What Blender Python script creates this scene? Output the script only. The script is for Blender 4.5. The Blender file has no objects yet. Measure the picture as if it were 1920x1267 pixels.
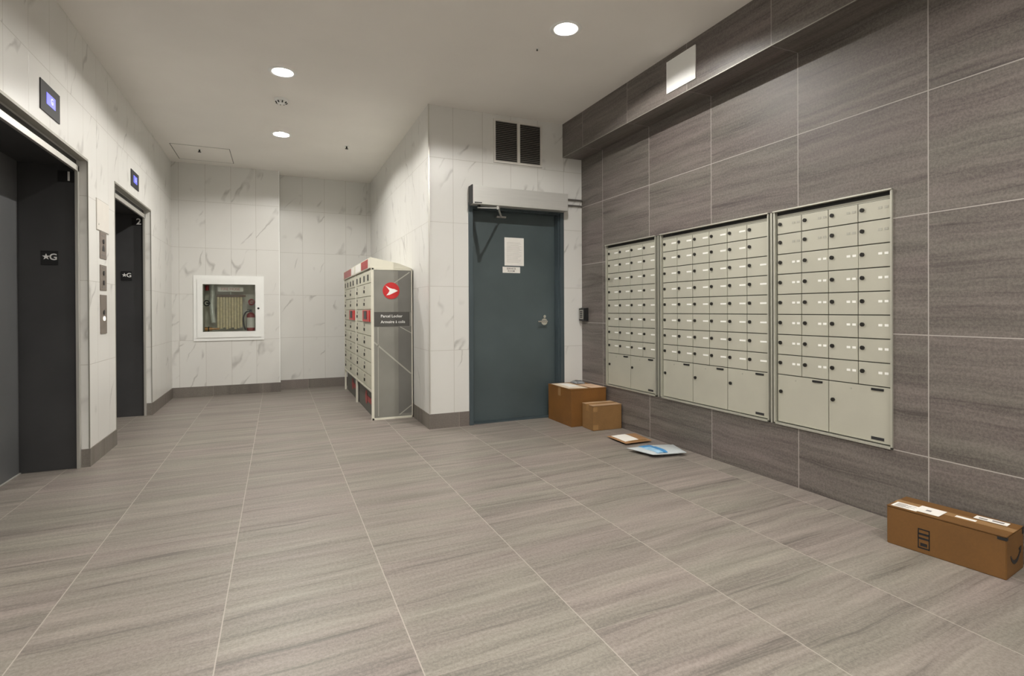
import bpy, bmesh, math, random
from mathutils import Vector, Matrix
random.seed(7)
scene = bpy.context.scene
COL = scene.collection

# ------------------------------------------------------------------ camera
F_PX, YAW, PITCH, ROLL, HORIZON, CAM_H = 1002.4645, 23.7011, -0.2283, -0.2638, 584.8907, 1.1208
a, t, r = (math.radians(v) for v in (YAW, PITCH, ROLL))
right0 = Vector((math.cos(a), -math.sin(a), 0)); fwd0 = Vector((math.sin(a), math.cos(a), 0)); up0 = Vector((0, 0, 1))
fwd = fwd0 * math.cos(t) + up0 * math.sin(t); up1 = up0 * math.cos(t) - fwd0 * math.sin(t)
right = right0 * math.cos(r) + up1 * math.sin(r); up = up1 * math.cos(r) - right0 * math.sin(r)
cam_data = bpy.data.cameras.new('camera'); cam = bpy.data.objects.new('camera', cam_data); COL.objects.link(cam)
M = Matrix((right, up, -fwd)).transposed().to_4x4(); M.translation = Vector((0, 0, CAM_H)); cam.matrix_world = M
cam_data.sensor_fit = 'HORIZONTAL'; cam_data.sensor_width = 36; cam_data.lens = F_PX / 1920 * 36
cam_data.shift_y = -(633.5 - HORIZON) / 1920
cam_data.clip_start = .02
scene.camera = cam

# ------------------------------------------------------------------ world and view
world = bpy.data.worlds.new('world'); scene.world = world; world.use_nodes = True
world.node_tree.nodes['Background'].inputs[0].default_value = (.9, .93, 1, 1)
world.node_tree.nodes['Background'].inputs[1].default_value = .03
scene.view_settings.view_transform = 'Standard'; scene.view_settings.look = 'None'
scene.view_settings.exposure = 0.14; scene.view_settings.gamma = 1.0
try: scene.view_settings.use_curve_mapping = False
except Exception: pass
LAMP = 50.0                      # emission of a downlight's diffuser
LED = 8300.0                     # emission of the small LED at its centre
DOWNLIGHTS_SEEN = [(1.838, 3.238), (.051, 4.73), (.051, 6.405)]
DOWNLIGHTS_ADDED = [(1.838, -.1), (.051, 1.38), (.051, -.3), (1.838, -1.77), (.051, -1.97)]  # added unseen downlights that light the foreground, positions guessed

# ------------------------------------------------------------------ dimensions
XR, XL, YB1, YB2, XJ, XC, YD, ZC, XS, ZS = 2.978, -1.2504, 8.1048, 8.3375, .0332, 1.3106, 4.9243, 3.0614, 2.749, 2.713
YK = -3.2                       # wall behind the viewer

# ------------------------------------------------------------------ material helpers
class NT:
    def __init__(s, name):
        s.m = bpy.data.materials.new(name); s.m.use_nodes = True; s.t = s.m.node_tree; s.n = s.t.nodes
        s.b = s.n['Principled BSDF']
    def node(s, ty, **kw):
        n = s.n.new(ty)
        for k, v in kw.items(): setattr(n, k, v)
        return n
    def link(s, o, i): s.t.links.new(o, i)
    def put(s, v, sock):
        if isinstance(v, (int, float)): sock.default_value = v
        elif isinstance(v, (tuple, list)): sock.default_value = v
        else: s.link(v, sock)
    def math(s, op, x, y=0.0, z=None, clamp=False):
        n = s.node('ShaderNodeMath', operation=op, use_clamp=clamp)
        s.put(x, n.inputs[0]); s.put(y, n.inputs[1])
        if z is not None: s.put(z, n.inputs[2])
        return n.outputs[0]
    def xyz(s, x, y, z):
        n = s.node('ShaderNodeCombineXYZ'); s.put(x, n.inputs[0]); s.put(y, n.inputs[1]); s.put(z, n.inputs[2]); return n.outputs[0]
    def noise(s, vec, scale=1, detail=4, rough=.5, dist=0):
        n = s.node('ShaderNodeTexNoise'); s.put(vec, n.inputs['Vector']); n.inputs['Scale'].default_value = scale
        n.inputs['Detail'].default_value = detail; n.inputs['Roughness'].default_value = rough; n.inputs['Distortion'].default_value = dist
        return n.outputs[0]
    def mix(s, fac, c1, c2, blend='MIX'):
        n = s.node('ShaderNodeMix', data_type='RGBA', blend_type=blend)
        s.put(fac, n.inputs[0]); s.put(c1, n.inputs[6]); s.put(c2, n.inputs[7]); return n.outputs[2]
    def ramp(s, fac, p0, p1):
        n = s.node('ShaderNodeMapRange', clamp=True); s.put(fac, n.inputs[0]); n.inputs[1].default_value = p0; n.inputs[2].default_value = p1
        n.inputs[3].default_value = 0; n.inputs[4].default_value = 1; return n.outputs[0]
    def line(s, c, off, period, width):      # 1 on a joint of that width
        q = s.math('DIVIDE', s.math('SUBTRACT', c, off), period)
        fr = s.math('FRACT', s.math('ADD', q, .5))
        d = s.math('MULTIPLY', s.math('ABSOLUTE', s.math('SUBTRACT', fr, .5)), period)
        return s.math('SUBTRACT', 1.0, s.ramp(d, width * .35, width * .65))
    def index(s, c, off, period): return s.math('FLOOR', s.math('DIVIDE', s.math('SUBTRACT', c, off), period))
    def white(s, vec):
        n = s.node('ShaderNodeTexWhiteNoise'); s.link(vec, n.inputs[0]); return n.outputs[0]
    def uv(s):
        tc = s.node('ShaderNodeNewGeometry'); p = s.node('ShaderNodeSeparateXYZ'); s.link(tc.outputs['Position'], p.inputs[0])
        nn = s.node('ShaderNodeSeparateXYZ'); s.link(tc.outputs['Normal'], nn.inputs[0])
        return p.outputs, nn.outputs
    def bump(s, h, strength, dist=.002):
        b = s.node('ShaderNodeBump'); b.inputs['Strength'].default_value = strength; b.inputs['Distance'].default_value = dist
        s.link(h, b.inputs['Height']); s.link(b.outputs[0], s.b.inputs['Normal'])

def c3(r, g, b): return (r, g, b, 1)
def simple(name, col, rough=.5, metal=0.0, var=.06, scale=8, emit=None, spec=.5, bump=0):
    m = NT(name); P, N = m.uv(); v = m.xyz(P[0], P[1], P[2])
    n = m.noise(v, scale, 4)
    d = tuple(max(0, c * (1 - var)) for c in col); l = tuple(min(1, c * (1 + var)) for c in col)
    m.link(m.mix(m.ramp(n, .3, .7), (*d, 1), (*l, 1)), m.b.inputs['Base Color'])
    m.b.inputs['Roughness'].default_value = rough; m.b.inputs['Metallic'].default_value = metal
    m.b.inputs['Specular IOR Level'].default_value = spec
    if bump: m.bump(m.noise(v, 60, 3), bump, .001)
    if emit: m.b.inputs['Emission Color'].default_value = (*emit[0], 1); m.b.inputs['Emission Strength'].default_value = emit[1]
    return m.m

def marble_tile():
    m = NT('marble_tile'); P, N = m.uv()
    side = m.math('GREATER_THAN', m.math('ABSOLUTE', N[0]), .5)
    W, Hh, z0 = .302, .61, .128
    ux = m.math('SUBTRACT', P[0], -.865); uy = m.math('SUBTRACT', P[1], 3.477)
    u = m.math('ADD', m.math('MULTIPLY', ux, m.math('SUBTRACT', 1.0, side)), m.math('MULTIPLY', uy, side)); v = P[2]
    wn = m.white(m.xyz(m.index(u, 0, W), m.index(v, z0, Hh), m.math('MULTIPLY', side, 7)))
    ro = m.math('MULTIPLY', wn, 37.0)
    al = m.math('ADD', m.math('MULTIPLY', u, .55), m.math('MULTIPLY', v, .84))
    ac = m.math('SUBTRACT', m.math('MULTIPLY', u, .84), m.math('MULTIPLY', v, .42))
    warp = m.noise(m.xyz(u, v, ro), 5, 3)
    ac2 = m.math('ADD', ac, m.math('MULTIPLY', warp, .10))
    n1 = m.noise(m.xyz(m.math('MULTIPLY', ac2, 3.4), m.math('MULTIPLY', al, .9), ro), 1, 2, .45)
    vein = m.math('SUBTRACT', 1.0, m.ramp(m.math('ABSOLUTE', m.math('SUBTRACT', n1, .5)), .002, .022))
    mask = m.ramp(m.noise(m.xyz(u, v, m.math('ADD', ro, 5.0)), 3.6, 2), .50, .64)
    soft = m.ramp(m.noise(m.xyz(m.math('MULTIPLY', ac2, 2.5), al, m.math('ADD', ro, 9.0)), 1.6, 4), .48, .80)
    f = m.math('MULTIPLY', vein, mask)
    base = m.mix(m.math('MULTIPLY', soft, .35), c3(.70, .695, .668), c3(.64, .625, .595))
    base = m.mix(m.math('MULTIPLY', f, .66), base, c3(.36, .35, .33))
    g = m.math('MAXIMUM', m.line(u, 0, W, .0042), m.line(v, z0, Hh, .0042))
    base = m.mix(m.math('MULTIPLY', g, .8), base, c3(.47, .45, .41))
    m.link(base, m.b.inputs['Base Color'])
    m.b.inputs['Roughness'].default_value = .34
    m.bump(m.math('SUBTRACT', 1.0, g), .4, .0015)
    return m.m

def stone_tile(name, along, vert_line, dark, light, groutc, rough=.45, faint=1.0, s_off=0, tilt=0.0, hgrout=True, gw=.0050):
    # grey porcelain with long wavy streaks; along = 1 (Y, walls) or 0 (X, floor)
    m = NT(name); P, N = m.uv()
    if along == 1:
        nz = m.math('GREATER_THAN', m.math('ABSOLUTE', N[2]), .5)
        A = P[1]; B = m.math('ADD', m.math('MULTIPLY', P[2], m.math('SUBTRACT', 1.0, nz)), m.math('MULTIPLY', P[0], nz))
        ga = m.line(A, 1.609, .7283, gw); gb = m.math('MULTIPLY', m.line(B, .3747, .61, gw), m.math('SUBTRACT', 1.0, nz))
        ia = m.index(A, 1.609, .7283); ib = m.index(B, .3747, .61)
        if not hgrout: gb = 0.0
    else:
        A = P[0]; B = P[1]
        ga = m.line(A, -.783, .5957, .0042); gb = m.math('MULTIPLY', m.line(B, 1.593, 1.4566, .0035), faint)
        ia = m.index(A, -.783, .5957); ib = m.index(B, 1.593, 1.4566)
    rnd = m.white(m.xyz(ia, ib, s_off)); ro = m.math('MULTIPLY', rnd, 23.0)
    B2 = m.math('ADD', B, m.math('MULTIPLY', A, tilt))
    w = m.noise(m.xyz(m.math('MULTIPLY', A, 1.3), m.math('MULTIPLY', B2, 2.2), ro), 1.5, 2)
    B3 = m.math('ADD', B2, m.math('MULTIPLY', w, .065))
    n1 = m.noise(m.xyz(m.math('MULTIPLY', A, .8), m.math('MULTIPLY', B3, 15), ro), 1, 5, .55)
    n2 = m.noise(m.xyz(m.math('MULTIPLY', A, 2.6), m.math('MULTIPLY', B3, 52), ro), 1, 5, .65)
    n3 = m.noise(m.xyz(m.math('MULTIPLY', A, .5), m.math('MULTIPLY', B3, 30), m.math('ADD', ro, 3.0)), 1, 2, .5)
    sp = m.noise(m.xyz(P[0], P[1], P[2]), 85, 3, .85)
    k = m.math('ADD', m.math('MULTIPLY', m.ramp(n1, .32, .68), .38), m.math('MULTIPLY', m.ramp(n2, .34, .66), .28))
    k = m.math('ADD', k, m.math('MULTIPLY', m.ramp(sp, .40, .60), .34))
    col = m.mix(k, dark, light)
    hue = m.ramp(m.noise(m.xyz(m.math('MULTIPLY', A, .7), m.math('MULTIPLY', B3, 5.0), m.math('ADD', ro, 13.0)), 1, 2), .35, .65)
    col = m.mix(1.0, col, m.mix(hue, c3(1.03, .985, 1.0), c3(.985, 1.01, .97)), 'MULTIPLY')
    streak = m.math('SUBTRACT', 1.0, m.ramp(m.math('ABSOLUTE', m.math('SUBTRACT', n3, .5)), .0, .028))
    streak = m.math('MULTIPLY', streak, m.ramp(n1, .52, .36))
    col = m.mix(m.math('MULTIPLY', streak, .65), col, tuple(c * .62 for c in dark[:3]) + (1,))
    g = m.math('MAXIMUM', ga, gb) if hgrout else ga
    col = m.mix(m.math('MULTIPLY', g, .85), col, groutc)
    m.link(col, m.b.inputs['Base Color'])
    rr = m.math('ADD', rough, m.math('MULTIPLY', m.math('SUBTRACT', sp, .5), .2)); m.link(rr, m.b.inputs['Roughness'])
    m.bump(m.math('SUBTRACT', m.math('MULTIPLY', n2, .4), g), .25, .0012)
    return m.m

def brushed(name, col, rough=.35, metal=.8, axis=2):
    m = NT(name); P, N = m.uv(); s = [40, 40, 40]; s[axis] = 1.5
    n = m.noise(m.xyz(m.math('MULTIPLY', P[0], s[0]), m.math('MULTIPLY', P[1], s[1]), m.math('MULTIPLY', P[2], s[2])), 3, 3)
    m.link(m.mix(n, (*[c * .9 for c in col], 1), (*[min(1, c * 1.08) for c in col], 1)), m.b.inputs['Base Color'])
    m.b.inputs['Metallic'].default_value = metal
    m.link(m.math('ADD', rough, m.math('MULTIPLY', n, .1)), m.b.inputs['Roughness'])
    return m.m

def cardboard(name, col):
    m = NT(name); P, N = m.uv(); v = m.xyz(P[0], P[1], P[2])
    n = m.noise(v, 5, 5); n2 = m.noise(v, 90, 3)
    k = m.math('ADD', m.math('MULTIPLY', n, .7), m.math('MULTIPLY', n2, .3))
    m.link(m.mix(m.ramp(k, .3, .7), (*[c * .82 for c in col], 1), (*[c * 1.1 for c in col], 1)), m.b.inputs['Base Color'])
    m.b.inputs['Roughness'].default_value = .75; m.bump(n2, .2, .001)
    return m.m

MARBLE = marble_tile()
STONE_WALL = stone_tile('grey_stone_wall_tile', 1, True, c3(.064, .055, .050), c3(.212, .188, .172), c3(.43, .40, .37), .5, s_off=1, tilt=.0)
STONE_SOFFIT = stone_tile('grey_stone_soffit_tile', 1, True, c3(.064, .055, .050), c3(.212, .188, .172), c3(.34, .32, .29), .42, s_off=4, hgrout=False)
STONE_FLOOR = stone_tile('grey_stone_floor_tile', 0, True, c3(.120, .106, .094), c3(.330, .295, .264), c3(.40, .355, .315), .46, faint=.35, s_off=2, tilt=-.05)
STONE_BASE = stone_tile('grey_stone_baseboard', 0, True, c3(.12, .105, .093), c3(.23, .205, .185), c3(.3, .27, .24), .5, faint=0, s_off=3)
CEIL = simple('ceiling_paint', (.84, .815, .775), .9, var=.02, scale=2)
SILVER = brushed('satin_silver_frame', (.62, .61, .57), .38, .75)
OLIVE = brushed('tile_edge_metal', (.34, .33, .29), .45, .5)
CHARCOAL = simple('charcoal_elevator_paint', (.050, .050, .052), .42, var=.12, scale=3)
LIFTDOOR = simple('elevator_door_grey', (.125, .128, .132), .45, .1, var=.1, scale=2)
GAP = simple('dark_gap', (.012, .012, .011), .8)
BLACK = simple('black_plastic', (.012, .012, .013), .4)
DARKGREY = simple('dark_grey_plate', (.022, .022, .024), .6)
WHITE = simple('white_paint', (.86, .87, .85), .45, var=.02)
WHITEPAPER = simple('white_paper', (.82, .80, .76), .7, var=.03, scale=20)
LETTER = simple('white_lettering', (.85, .85, .83), .5, var=.01)
INK = simple('grey_ink', (.22, .20, .19), .7)
PINKINK = simple('faded_red_ink', (.55, .28, .26), .7)
DOORPAINT = simple('teal_grey_door_paint', (.066, .088, .094), .42, var=.10, scale=2.5)
FRAMEPAINT = simple('teal_grey_frame_paint', (.055, .075, .085), .4, var=.1, scale=3)
ALU = brushed('aluminium_cover', (.56, .555, .53), .42, .35, 0)
CHROME = simple('satin_chrome', (.72, .72, .70), .22, 1.0, var=.05)
MAILBOX = simple('mailbox_silver_paint', (.49, .48, .405), .42, .25, var=.03, scale=6)
MAILFRAME = brushed('mailbox_frame_metal', (.55, .545, .475), .35, .6)
MAILGAP = simple('mailbox_gap', (.10, .098, .082), .7)
LOCKM = simple('dark_lock_metal', (.035, .033, .03), .35, .6)
PLATE = simple('engraved_number_plate', (.86, .86, .82), .4, var=.02)
PLATEGREY = simple('worn_number_plate', (.40, .39, .34), .5, var=.1, scale=120)
LOCKERP = simple('locker_putty_paint', (.56, .55, .45), .45, var=.04)
LOCKERTOP = simple('locker_cream_cap', (.70, .68, .58), .45, var=.02)
LOCKERSIDE = simple('locker_grey_decal', (.235, .23, .205), .4, var=.12, scale=3)
LOCKERSIDE2 = simple('locker_grey_decal_deep', (.165, .162, .148), .4, var=.12, scale=3)
LOCKERLINE = simple('locker_decal_line', (.40, .39, .34), .4)
BAND = simple('locker_dark_band', (.075, .073, .066), .4)
RED = simple('locker_red', (.55, .02, .022), .4, var=.04)
DULLRED = simple('dull_red_print', (.36, .05, .05), .5, var=.3, scale=60)
CARD1 = cardboard('cardboard_orange_brown', (.185, .078, .013))
CARD2 = cardboard('cardboard_tan', (.235, .125, .042))
CARD3 = cardboard('cardboard_mid_brown', (.150, .068, .014))
TAPE = simple('parcel_tape', (.33, .19, .08), .25, var=.1)
PAPERTAN = simple('kraft_mailer', (.33, .18, .08), .7, var=.1)
POLYWHITE = simple('white_poly_mailer', (.50, .54, .56), .35, var=.08, scale=12)
BLUE = simple('blue_print', (.05, .24, .52), .35, var=.2, scale=20)
LIGHTBLUE = simple('light_blue_print', (.30, .50, .68), .35, var=.2, scale=20)
EXTRED = simple('extinguisher_red', (.30, .012, .015), .3)
HOSE = simple('beige_fire_hose', (.72, .62, .40), .85, var=.15, scale=30)
CABIN = simple('cabinet_interior', (.68, .66, .58), .6, var=.2)
BRASS = simple('aged_brass', (.42, .22, .08), .4, .6, var=.2)
GREYPIPE = simple('grey_valve_metal', (.68, .70, .66), .4, .2, var=.2)
LIT = simple('lit_blue_display', (.02, .02, .1), .3, emit=((.16, .17, .85), 1.1))
LITW = simple('lit_display_characters', (.1, .1, .2), .3, emit=((.45, .48, 1.0), 1.6))
BUTTONLIT = simple('lit_call_button', (.8, .8, .75), .3, emit=((1, .95, .8), 1.5))
BRONZE = brushed('brown_grey_panel', (.22, .185, .16), .45, .3)
LEDM = simple('led_core', (1, 1, 1), .5, emit=((1.0, .965, .905), LED))
DIFF = simple('lit_diffuser', (1, 1, 1), .5, emit=((1.0, .965, .905), LAMP))
m = NT('cabinet_glass'); tr = m.node('ShaderNodeBsdfTransparent'); tr.inputs[0].default_value = (.95, .97, .95, 1); gl = m.node('ShaderNodeBsdfGlossy'); gl.inputs['Roughness'].default_value = .02
mx = m.node('ShaderNodeMixShader'); fr_ = m.node('ShaderNodeFresnel'); fr_.inputs[0].default_value = 1.45
m.link(fr_.outputs[0], mx.inputs[0]); m.link(tr.outputs[0], mx.inputs[1]); m.link(gl.outputs[0], mx.inputs[2]); m.link(mx.outputs[0], m.n['Material Output'].inputs[0]); GLASS = m.m

# ------------------------------------------------------------------ mesh helpers
class MB:
    def __init__(s): s.bm = bmesh.new()
    def box(s, x0, x1, y0, y1, z0, z1, bev=0):
        b = bmesh.new(); bmesh.ops.create_cube(b, size=1)
        for v in b.verts: v.co = Vector(((x0 + x1) / 2 + v.co.x * (x1 - x0), (y0 + y1) / 2 + v.co.y * (y1 - y0), (z0 + z1) / 2 + v.co.z * (z1 - z0)))
        if bev: bmesh.ops.bevel(b, geom=b.edges[:], offset=bev, segments=2, affect='EDGES', profile=.7)
        s.add(b); return s
    def add(s, b, M=None):
        if M is not None: b.transform(M)
        me = bpy.data.meshes.new('tmp'); b.to_mesh(me); b.free(); s.bm.from_mesh(me); bpy.data.meshes.remove(me)
    def prism(s, pts, ext, bev=0):
        b = bmesh.new(); vs = [b.verts.new(p) for p in pts]; f = b.faces.new(vs)
        rr = bmesh.ops.extrude_face_region(b, geom=[f]); e = Vector(ext)
        for v in rr['geom']:
            if isinstance(v, bmesh.types.BMVert): v.co += e
        bmesh.ops.recalc_face_normals(b, faces=b.faces[:])
        if bev: bmesh.ops.bevel(b, geom=b.edges[:], offset=bev, segments=2, affect='EDGES')
        s.add(b); return s
    def cyl(s, p0, p1, r0, r1=None, seg=20):
        p0, p1 = Vector(p0), Vector(p1); r1 = r0 if r1 is None else r1; d = p1 - p0
        b = bmesh.new(); bmesh.ops.create_cone(b, cap_ends=True, segments=seg, radius1=r0, radius2=r1, depth=d.length)
        M = d.to_track_quat('Z', 'Y').to_matrix().to_4x4(); M.translation = (p0 + p1) / 2; s.add(b, M); return s
    def sphere(s, c, r, sc=(1, 1, 1), seg=16):
        b = bmesh.new(); bmesh.ops.create_uvsphere(b, u_segments=seg, v_segments=seg // 2, radius=r)
        M = Matrix.Diagonal((*sc, 1)); M.translation = Vector(c); s.add(b, M); return s
    def torus(s, c, R, r, nrm=(0, 0, 1), seg=28, ms=8):
        b = bmesh.new(); rings = []
        for i in range(seg):
            A = 2 * math.pi * i / seg; rings.append([b.verts.new(((R + r * math.cos(B)) * math.cos(A), (R + r * math.cos(B)) * math.sin(A), r * math.sin(B))) for B in (2 * math.pi * j / ms for j in range(ms))])
        for i in range(seg):
            for j in range(ms): b.faces.new((rings[i][j], rings[(i + 1) % seg][j], rings[(i + 1) % seg][(j + 1) % ms], rings[i][(j + 1) % ms]))
        M = Vector(nrm).to_track_quat('Z', 'Y').to_matrix().to_4x4(); M.translation = Vector(c); s.add(b, M); return s
    def tube(s, pts, rad, seg=10, flat=None):
        # smooth tube through the points (Catmull-Rom)
        P = [Vector(p) for p in pts]; Q = []
        ext = [P[0] * 2 - P[1]] + P + [P[-1] * 2 - P[-2]]
        for i in range(1, len(ext) - 2):
            for k in range(6):
                u = k / 6; p0, p1, p2, p3 = ext[i - 1:i + 3]
                Q.append(.5 * ((2 * p1) + (p2 - p0) * u + (2 * p0 - 5 * p1 + 4 * p2 - p3) * u * u + (3 * p1 - p0 - 3 * p2 + p3) * u ** 3))
        Q.append(P[-1]); b = bmesh.new(); rings = []
        for i, q in enumerate(Q):
            d = (Q[min(i + 1, len(Q) - 1)] - Q[max(i - 1, 0)]).normalized(); x = d.orthogonal().normalized() if i == 0 else (lx - d * lx.dot(d)).normalized(); lx = x; y = d.cross(x)
            rings.append([b.verts.new(q + (x * math.cos(A) + y * math.sin(A)) * rad) for A in (2 * math.pi * j / seg for j in range(seg))])
        for i in range(len(rings) - 1):
            for j in range(seg): b.faces.new((rings[i][j], rings[i][(j + 1) % seg], rings[i + 1][(j + 1) % seg], rings[i + 1][j]))
        b.faces.new(rings[0][::-1]); b.faces.new(rings[-1]); s.add(b); return s
    def lathe(s, c, prof, seg=28):
        b = bmesh.new(); rings = [[b.verts.new((c[0] + rr * math.cos(A), c[1] + rr * math.sin(A), c[2] + z)) for A in (2 * math.pi * j / seg for j in range(seg))] for rr, z in prof]
        for i in range(len(rings) - 1):
            for j in range(seg): b.faces.new((rings[i][j], rings[i][(j + 1) % seg], rings[i + 1][(j + 1) % seg], rings[i + 1][j]))
        b.faces.new(rings[0][::-1]); b.faces.new(rings[-1]); s.add(b); return s
    def text(s, txt, org, rx, upv, size, depth=.001, align='CENTER', bold=.018):
        c = bpy.data.curves.new('lettering', 'FONT'); c.body = txt; c.size = size; c.extrude = depth / 2; c.align_x = align; c.align_y = 'CENTER'; c.resolution_u = 3; c.offset = bold * size
        o = bpy.data.objects.new('lettering', c); COL.objects.link(o); dg = bpy.context.evaluated_depsgraph_get()
        me = bpy.data.meshes.new_from_object(o.evaluated_get(dg)); rx = Vector(rx).normalized(); upv = Vector(upv).normalized()
        M = Matrix((rx, upv, rx.cross(upv))).transposed().to_4x4(); M.translation = Vector(org); me.transform(M); s.bm.from_mesh(me)
        bpy.data.objects.remove(o); bpy.data.curves.remove(c); bpy.data.meshes.remove(me); return s
    def mesh(s, name, mat, smooth=False):
        bmesh.ops.recalc_face_normals(s.bm, faces=s.bm.faces[:]); me = bpy.data.meshes.new(name); s.bm.to_mesh(me); s.bm.free(); me.materials.append(mat)
        if smooth:
            for p in me.polygons: p.use_smooth = True
            try: me.set_sharp_from_angle(angle=math.radians(40))
            except Exception: pass
        return me
    def build(s, name, mat, parent=None, smooth=False, own_origin=True):
        me = s.mesh(name, mat, smooth); o = bpy.data.objects.new(name, me); COL.objects.link(o)
        if parent is not None:
            me.transform(Matrix.Translation(-wloc(parent))); o.parent = parent
        elif own_origin and me.vertices:
            # origin at the middle of the footprint
            xs = [v.co for v in me.vertices]; lo = Vector([min(v[i] for v in xs) for i in range(3)]); hi = Vector([max(v[i] for v in xs) for i in range(3)])
            c = Vector(((lo.x + hi.x) / 2, (lo.y + hi.y) / 2, lo.z)); me.transform(Matrix.Translation(-c)); o.location = c
        return o
def wloc(o):
    v = Vector((0, 0, 0))
    while o is not None: v += o.location; o = o.parent
    return v
def tag(o, label=None, cat=None, group=None, kind=None):
    if label: o['label'] = label
    if cat: o['category'] = cat
    if group: o['group'] = group
    if kind: o['kind'] = kind
    return o
def thing(name, loc, label, cat, group=None, kind=None):
    o = bpy.data.objects.new(name, None); COL.objects.link(o); o.location = loc; o.empty_display_size = .1
    return tag(o, label, cat, group, kind)
def structure(o, label, cat): return tag(o, label, cat, None, 'structure')
def wall_with_holes(u0, u1, z0, z1, holes):      # rectangles left over around holes (ua, ub, za, zb) sorted along u
    out = []; u = u0
    for ua, ub, za, zb in sorted(holes):
        if ua > u: out.append((u, ua, z0, z1))
        if za > z0: out.append((ua, ub, z0, za))
        if zb < z1: out.append((ua, ub, zb, z1))
        u = ub
    if u < u1: out.append((u, u1, z0, z1))
    return out

# ------------------------------------------------------------------ the room shell
structure(MB().box(XL - .5, XR + .35, YK - .3, YB2 + .3, -.12, 0).build('floor', STONE_FLOOR), 'grey streaked porcelain tile floor of the lobby', 'floor')
b = MB(); x = XL - .5; HOLE = .0755
for cx_ in sorted({p[0] for p in DOWNLIGHTS_SEEN + DOWNLIGHTS_ADDED}):
    b.box(x, cx_ - HOLE, YK - .3, YB2 + .3, ZC, ZC + .12); y = YK - .3
    for cy_ in sorted(p[1] for p in DOWNLIGHTS_SEEN + DOWNLIGHTS_ADDED if p[0] == cx_):
        b.box(cx_ - HOLE, cx_ + HOLE, y, cy_ - HOLE, ZC, ZC + .12); y = cy_ + HOLE
    b.box(cx_ - HOLE, cx_ + HOLE, y, YB2 + .3, ZC, ZC + .12); x = cx_ + HOLE
b.box(x, XR + .35, YK - .3, YB2 + .3, ZC, ZC + .12)
structure(b.build('ceiling', CEIL), 'plain off-white painted ceiling over the lobby', 'ceiling')
E1 = (3.37, 4.775); E2 = (5.475, 6.88); EH = 2.21
b = MB()
for ua, ub, za, zb in wall_with_holes(YK, YB1, 0, ZC, [(*E1, 0, EH), (*E2, 0, EH)]): b.box(XL - .45, XL, ua, ub, za, zb)
structure(b.build('wall_left', MARBLE), 'white marble-look tiled wall with the two elevator openings', 'wall')
CAB = (-.905, -.272, .842, 1.488)
b = MB()
for ua, ub, za, zb in wall_with_holes(XL - .45, XJ, 0, ZC, [CAB]): b.box(ua, ub, YB1, YB1 + .35, za, zb)
structure(b.build('wall_back', MARBLE), 'white marble-look end wall around the fire hose cabinet', 'wall')
structure(MB().box(XJ, XC + .3, YB2, YB2 + .12, 0, ZC).build('wall_back_recess', MARBLE), 'white marble-look end wall set back behind the parcel lockers', 'wall')
structure(MB().box(XC, XC + .2, YD + .35, YB2, 0, ZC).build('wall_side', MARBLE), 'white marble-look side wall the parcel lockers stand against', 'wall')
DOOR = (1.703, 2.757, 0, 2.17)
b = MB()
for ua, ub, za, zb in wall_with_holes(XC, XR, 0, ZC, [DOOR]): b.box(ua, ub, YD, YD + .35, za, zb)
structure(b.build('wall_door', MARBLE), 'white marble-look wall around the grey service door', 'wall')
MH = (1.776, 4.462, .372, 1.752)
b = MB()
for ua, ub, za, zb in wall_with_holes(YK, YD + .35, 0, ZC, [MH]): b.box(XR, XR + .3, ua, ub, za, zb)
structure(b.build('wall_right', STONE_WALL), 'dark grey streaked porcelain wall holding the mailboxes', 'wall')
structure(MB().box(XL - .45, XR + .3, YK - .2, YK, 0, ZC).build('wall_front', MARBLE), 'white tiled wall behind the viewer', 'wall')
structure(MB().box(XS, XR, YK, YD, ZS, ZC).build('trim_1', STONE_SOFFIT), 'dark grey tiled bulkhead running under the ceiling above the mailboxes', 'bulkhead')
structure(MB().box(XS - .0015, XS + .003, YK, YD, ZS - .0015, ZS + .004).build('trim_2', OLIVE), 'thin metal edge along the bottom of the dark bulkhead', 'edge trim')
structure(MB().box(XC - .003, XC + .009, YD - .003, YD + .009, .0, ZC).build('trim_3', SILVER), 'thin metal edge on the marble corner beside the service door', 'edge trim')
structure(MB().box(XJ - .008, XJ + .003, YB1 - .003, YB1 + .008, 0, ZC).build('trim_4', WHITE), 'thin pale edge on the step of the end wall', 'edge trim')
BH = .13
b = MB()
for y0, y1 in ((YK, E1[0]), (E1[1], E2[0]), (E2[1], YB1)): b.box(XL, XL + .006, y0, y1, 0, BH)
for y in (E1[1], E2[1]): b.box(XL - .047, XL + .006, y - .006, y, 0, BH)
structure(b.build('baseboard_left', STONE_BASE), 'grey tile baseboard along the elevator wall', 'baseboard')
structure(MB().box(XL, XJ + .004, YB1 - .006, YB1, 0, BH).box(XJ, XJ + .006, YB1, YB2, 0, BH).box(XJ, XC, YB2 - .006, YB2, 0, BH).build('baseboard_back', STONE_BASE), 'grey tile baseboard along the end wall', 'baseboard')
structure(MB().box(XC - .006, XC, YD, YB2, 0, BH + .01).box(XC - .006, 1.703, YD - .006, YD, 0, BH + .01).build('baseboard_right', STONE_BASE), 'grey tile baseboard round the marble corner beside the service door', 'baseboard')

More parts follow.
